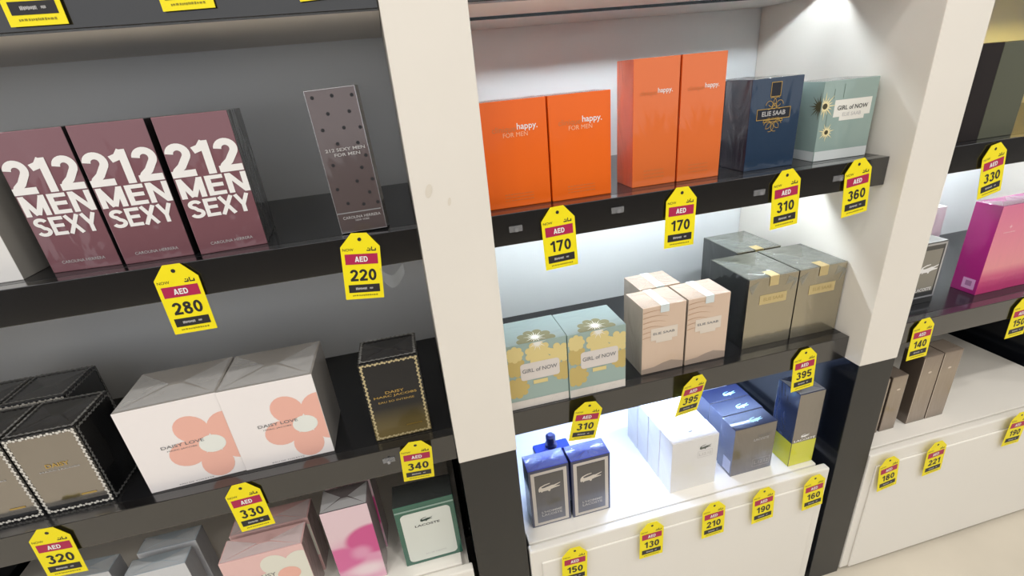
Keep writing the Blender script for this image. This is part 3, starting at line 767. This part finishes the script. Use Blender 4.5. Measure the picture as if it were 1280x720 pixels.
pl = decal(b, 'label_plate', [rect(-.30 * w, .32 * w, .50 * h, .68 * h), rect(-.18 * w, .2 * w, .46 * h, .5 * h)], 'front', mat('label_cream', (222, 210, 196), .5), 2)
write(b, 'ELIE SAAB', 'front', 0, .60 * h, INKG, width=.5 * w, height=.034 * h, bold=.015, layer=3, parent=pl)
decal(b, 'film_hem', [[(-.5 * w, 0), (.5 * w, 0), (.5 * w, .1 * h), (.2 * w, .15 * h), (0, .13 * h), (-.2 * w, .09 * h), (-.5 * w, .08 * h)]], 'front', mat('film_hem_grey', (168, 150, 136), .3, coat=1), 1)
seal(b, TAPE, .2 * w, .1 * h); film_fold(b, FILMW)
tag(b, 'blush beige carton with white label, front row left of the 395 tags', 'carton', 'blush beige cartons')
dup(b, W(.782, .146, ZB), 0, 'blush beige carton with white label, right one next to the dark wrapped cartons')
dup(b, W(.690, .262, ZB), 0, 'blush beige carton standing behind the two other blush beige ones')

gr = mat('dark_wrapped_card', (168, 160, 138), .2, metal=.75, coat=1, coat_rough=.05, wrinkle=.12, wscale=8)
grs = mat('dark_wrapped_side', (20, 22, 22), .25, coat=1, coat_rough=.06, wrinkle=.15, wscale=10)
grt = mat('dark_wrapped_top', (86, 88, 78), .25, coat=1, coat_rough=.06, wrinkle=.3, wscale=12)
b = carton('perfume_carton', .922, 1.092, .108, ZB, .236, .19, grs, gr, grt)
w, d, h = dims(b)
GL = mat('gold_label', (206, 186, 134), .4, metal=.2)
pl = decal(b, 'gold_label', [rect(-.25 * w, .30 * w, .62 * h, .755 * h)], 'front', GL, 2)
write(b, 'ELIE SAAB', 'front', .03 * w, .69 * h, mat('ink_tan', (170, 146, 92), .4), width=.40 * w, layer=3, parent=pl)
sl = seal(b, GL, .18 * w, .13 * h)
sl.data.vertices[0].co.y = sl.data.vertices[1].co.y = -d / 2 + .02
FP = decal(b, 'film_pleat', [[(.5 * w, .9 * h), (.3 * w, .97 * h), (.25 * w, .84 * h)], [(-.5 * w, .9 * h), (-.3 * w, .96 * h), (-.42 * w, .78 * h)], [(.5 * w, .88 * h), (.36 * w, .74 * h), (.44 * w, .93 * h)]], 'front', FILMD, 3)
FP['kind'] = 'stuff'
film_fold(b, FILMD, tri=.46)
tag(b, 'dark wrapped carton with gold label, front row beside the blush beige cartons', 'carton', 'dark wrapped cartons with gold labels')
dup(b, W(1.181, .2035, ZB), 0, 'dark wrapped carton with gold label, front row nearest the second upright')
dup(b, W(1.115, .405, ZB), 0, 'dark wrapped carton in the back row behind the two with gold labels')

# ------------------------------------------------------------------ middle bay, cabinet top
blu = mat('led_lit_blue_top', (66, 80, 190), .35, coat=1, coat_rough=.08, wrinkle=.6, wscale=30)  # the strip's blue light is put into the colour of these tops
gph = ramp_mat('graphite_print', [(0, (112, 116, 134)), (.4, (92, 92, 100)), (1, (84, 80, 76))], 'Z', 0, .23 * S, .3, .8, .35, .1)
nvs = mat('navy_edge_card', (38, 46, 84), .35, coat=1)
b = carton('perfume_carton', .197, .327, .080, ZD, .238, .07, nvs, nvs, blu)
w, d, h = dims(b)
pn = decal(b, 'front_panel', [rect(-.36 * w, .36 * w, .07 * h, .90 * h)], 'front', gph, 1)
decal(b, 'silver_frame', frame(-.445 * w, .445 * w, .025 * h, .955 * h, .085 * w), 'front', mat('frame_silver', (206, 200, 194), .35, metal=.3), 2)
decal(b, 'emblem', croc(0, .67 * h, .56 * w), 'front', mat('emblem_silver', (216, 208, 198), .35, metal=.2), 2, pn)
write(b, "L'HOMME", 'front', .02 * w, .245 * h, INKLG, width=.52 * w, height=.04 * h, bold=.02, parent=pn)
write(b, 'LACOSTE', 'front', .02 * w, .19 * h, INKLG, width=.52 * w, height=.04 * h, bold=.02, parent=pn)
film_fold(b, FILMB)
tag(b, 'navy framed carton with silver crocodile emblem, left one of the pair', 'carton', 'navy framed crocodile cartons')
dup(b, W(.399, .113, ZD), 0, 'navy framed carton with silver crocodile emblem, right one of the pair')
# blue tester bottle behind the pair
r = empty('perfume_bottle', W(.312, .213, ZD))
tag(r, 'blue rectangular perfume bottle with a small round pump behind the navy framed cartons', 'bottle')
bl = mat('blue_glass', (40, 62, 160), .1, coat=1)
link('glass_body', boxes_mesh('glass_body', [(-.061 * S, .061 * S, -.022 * S, .022 * S, 0, .195 * S)], bl, .004), r)
bm = bmesh.new()
for (r1, r2, z0, z1) in ((.020, .020, .195, .205), (.012, .012, .205, .218), (.016, .0165, .218, .236), (.0165, .010, .236, .243)):
    q = bmesh.ops.create_cone(bm, cap_ends=True, segments=20, radius1=r1 * S, radius2=r2 * S, depth=(z1 - z0) * S)
    for v in q['verts']: v.co.z += (z0 + z1) / 2 * S
me = bpy.data.meshes.new('pump'); bm.to_mesh(me); bm.free(); me.materials.append(mat('pump_navy', (34, 42, 96), .3, coat=1))
link('pump', me, r)

whc = mat('white_gloss_card', (226, 224, 222), .35, coat=.9, wrinkle=.12)
b = carton('perfume_carton', .676, .845, .070, ZD, .211, .076, whc, whc, whc)
w, d, h = dims(b)
EG = mat('emblem_grey', (96, 100, 92), .45)
decal(b, 'emblem', croc(.22 * w, .80 * h, .25 * w), 'front', EG, 1)
decal(b, 'emblem', croc(.02 * w, 0, .10 * w), 'top', EG, 1)
write(b, 'L.12.12', 'front', .22 * w, .665 * h, INKLG, width=.26 * w)
decal(b, 'print_frame', frame(.06 * w, .38 * w, .60 * h, .73 * h, .0005), 'front', INKLG, 1)
tag(b, 'white carton with grey crocodile emblem at the front of its row', 'carton', 'white crocodile cartons in a row')
for k, wd_ in ((1, 'second from the front of the white row'), (2, 'third from the front of the white row'), (3, 'hindmost of the white row')):
    dup(b, W(.7605 - .002 * k, .108 + .0764 * k, ZD), 0, 'white glossy carton, ' + wd_ + ' under the shelf light')

gyc = ramp_mat('grey_pewter_print', [(0, (112, 112, 124)), (.5, (118, 112, 106)), (1, (126, 118, 108))], 'Z', 0, .2 * S, .3, 1.0, .4, .15)
gyt = mat('blue_grey_top_card', (26, 34, 64), .35, coat=.4)
gys = mat('lilac_grey_side', (104, 112, 140), .3, coat=1, wrinkle=.3)
b = carton('perfume_carton', .906, 1.066, .070, ZD, .201, .073, gys, gyc, gyt)
w, d, h = dims(b)
decal(b, 'emblem', croc(.12 * w, -.1 * d, .32 * w), 'top', mat('emblem_aqua', (170, 216, 226), .4), 1)
write(b, 'EAU DE', 'front', .22 * w, .77 * h, INKG, width=.28 * w)
write(b, 'LACOSTE', 'front', .16 * w, .70 * h, INKLG, width=.36 * w, bold=.015)
decal(b, 'print_frame', frame(.02 * w, .44 * w, .10 * h, .27 * h, .0005), 'front', INKLG, 1)
write(b, 'L.12.12', 'front', .23 * w, .185 * h, INKLG, width=.34 * w)
decal(b, 'sticker', [rect(-.1 * d, .42 * d, .05 * h, .32 * h)], 'left', mat('sticker_white', (196, 204, 232), .5), 1)
tag(b, 'pewter grey carton with pale crocodile on top, front of its row of three', 'carton', 'pewter grey cartons in a row')
for k, wd_ in ((1, 'middle of its row of three'), (2, 'hindmost of its row of three')):
    dup(b, W(.988 + .002 * k, .1065 + .0755 * k, ZD), 0, 'pewter grey carton with pale crocodile on top, ' + wd_)

lim = mat('lime_card', (212, 212, 48), .4, coat=.8)
slt = mat('steel_navy_side', (44, 56, 88), .22, coat=1, wrinkle=.25)
b = carton('perfume_carton', 1.118, 1.216, .048, ZD, .305, .098, slt, ramp_mat('steel_grey_print', [(0, (130, 122, 112)), (1, (136, 128, 116))], 'Z', 0, .3 * S, .25, 1.0, .4, .1), slt)
w, d, h = dims(b)
decal(b, 'lime_foot', [rect(-.5 * w, .5 * w, 0, .335 * h)], 'front', lim, 1)
decal(b, 'lime_foot', [rect(-.5 * d, .5 * d, 0, .335 * h)], 'left', lim, 1)
decal(b, 'emblem', croc(0, .415 * h, .34 * w), 'front', INKW, 1)
write(b, 'LACOSTE', 'front', 0, .362 * h, INKW, width=.86 * w, height=.03 * h, bold=.02)
decal(b, 'emblem', croc(0, -.1 * d, .5 * w), 'top', MATS['emblem_aqua'], 1)
film_fold(b)
tag(b, 'tall steel grey carton with lime yellow foot at the right end of the lit display', 'carton')

# ------------------------------------------------------------------ right bay
dk = mat('black_brown_card', (38, 33, 33), .6, spec=.15)
b = carton('perfume_carton', 1.452, 1.612, .088, ZA, .254, .12, dk, dk, dk)
tag(b, 'black carton at the far right upper shelf beside the second upright', 'carton')
ol = mat('olive_grey_card', (84, 86, 70), .45, spec=.3)
b = carton('perfume_carton', 1.618, 1.745, .092, ZA, .252, .12, mat('olive_grey_side', (52, 50, 44), .45), ol, ol)
tag(b, 'olive grey carton right of the black one on the far right upper shelf', 'carton')

cer = mat('cerise_card', (158, 22, 112), .35, coat=1, coat_rough=.1, wrinkle=.15)
cerf = ramp_mat('cerise_pink_front', [(0, (206, 44, 120)), (.2, (214, 60, 122)), (.3, (238, 142, 152)), (1, (230, 116, 158))], 'Z', 0, .317 * S, .35, 1.0, .1, .1)  # cerise at the foot, paler pink above
b = carton('perfume_carton', 1.858, 1.981, .120, ZB, .318, .082, cer, cerf, cer)
w, d, h = dims(b)
decal(b, 'sticker', [rect(-.1 * d, .38 * d, .05 * h, .17 * h)], 'left', mat('sticker_lilac', (200, 150, 190), .5), 1)
decal(b, 'sticker_print', [rect(.02 * d, .26 * d, .085 * h, .145 * h)], 'left', mat('sticker_ink', (150, 100, 140), .5), 2)
decal(b, 'emblem', star(.0, .76 * h, .07 * w, .025 * w, 8), 'front', mat('emblem_pink', (244, 190, 200), .4), 1)
decal(b, 'small_print', smudges(-.2 * w, .2 * w, .70 * h, .015 * h, 31), 'front', MATS['emblem_pink'], 1)
film_fold(b)
tag(b, 'magenta carton with a pale sticker on its side, left one of the pair', 'carton', 'magenta cartons')
dup(b, W(2.044, .163, ZB), 0, 'magenta carton at the right edge, right one of the pair')
sv = mat('grey_silver_panel', (142, 138, 128), .3, metal=.4, coat=.8)
b = carton('perfume_carton', 1.565, 1.698, .142, ZB, .226, .09, mat('black_silver_side', (60, 60, 60), .3, coat=1), mat('black_front_card', (40, 40, 40), .3, coat=1), mat('grey_top_card', (150, 150, 146), .3, coat=1))
w, d, h = dims(b)
pn = decal(b, 'front_panel', [rect(-.40 * w, .40 * w, .20 * h, .88 * h)], 'front', sv, 1)
decal(b, 'silver_frame', frame(-.49 * w, .49 * w, .10 * h, .98 * h, .05 * w), 'front', SILV, 2)
decal(b, 'emblem', croc(.12 * w, .58 * h, .56 * w), 'front', INKW, 2, pn)
write(b, 'LACOSTE', 'front', .1 * w, .24 * h, INKW, width=.5 * w, bold=.02, parent=pn)
tag(b, 'silver framed carton with white crocodile partly behind the second upright', 'carton')
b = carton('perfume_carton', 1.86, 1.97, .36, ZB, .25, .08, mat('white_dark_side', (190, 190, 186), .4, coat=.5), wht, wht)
tag(b, 'pale carton standing behind the magenta cartons', 'carton')

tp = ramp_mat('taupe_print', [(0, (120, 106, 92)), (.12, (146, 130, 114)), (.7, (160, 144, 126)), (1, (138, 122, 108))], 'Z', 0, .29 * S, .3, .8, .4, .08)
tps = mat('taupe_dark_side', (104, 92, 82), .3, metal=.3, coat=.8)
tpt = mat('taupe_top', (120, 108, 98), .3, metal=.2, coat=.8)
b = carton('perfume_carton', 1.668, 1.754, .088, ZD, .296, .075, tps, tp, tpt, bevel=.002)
w, d, h = dims(b)
decal(b, 'pale_edge', [rect(-.5 * w, -.46 * w, .02 * h, .98 * h)], 'front', mat('edge_pale', (206, 190, 172), .35), 1)
decal(b, 'emblem', [disc(0, .76 * h, .09 * w, .05 * w)], 'front', MATS['edge_pale'], 1)
tag(b, 'tall taupe carton, left one of the touching pair on the right cabinet', 'carton', 'taupe cartons on the right cabinet')
dup(b, W(1.7995, .1255, ZD), 0, 'tall taupe carton, right one of the touching pair next to the bare cabinet top')
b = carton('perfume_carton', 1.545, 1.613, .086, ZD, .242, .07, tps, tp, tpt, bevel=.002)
w, d, h = dims(b)
decal(b, 'emblem', [disc(.05 * w, .76 * h, .12 * w, .06 * w)], 'front', MATS['edge_pale'], 1)
tag(b, 'shorter taupe carton standing nearest the second upright', 'carton', 'short taupe cartons')
dup(b, W(1.501, .121, ZD), 0, 'shorter taupe carton almost hidden behind the second upright')
for o in list(COL.objects):
    for k in ('w', 'd', 'h'):
        if k in o: del o[k]
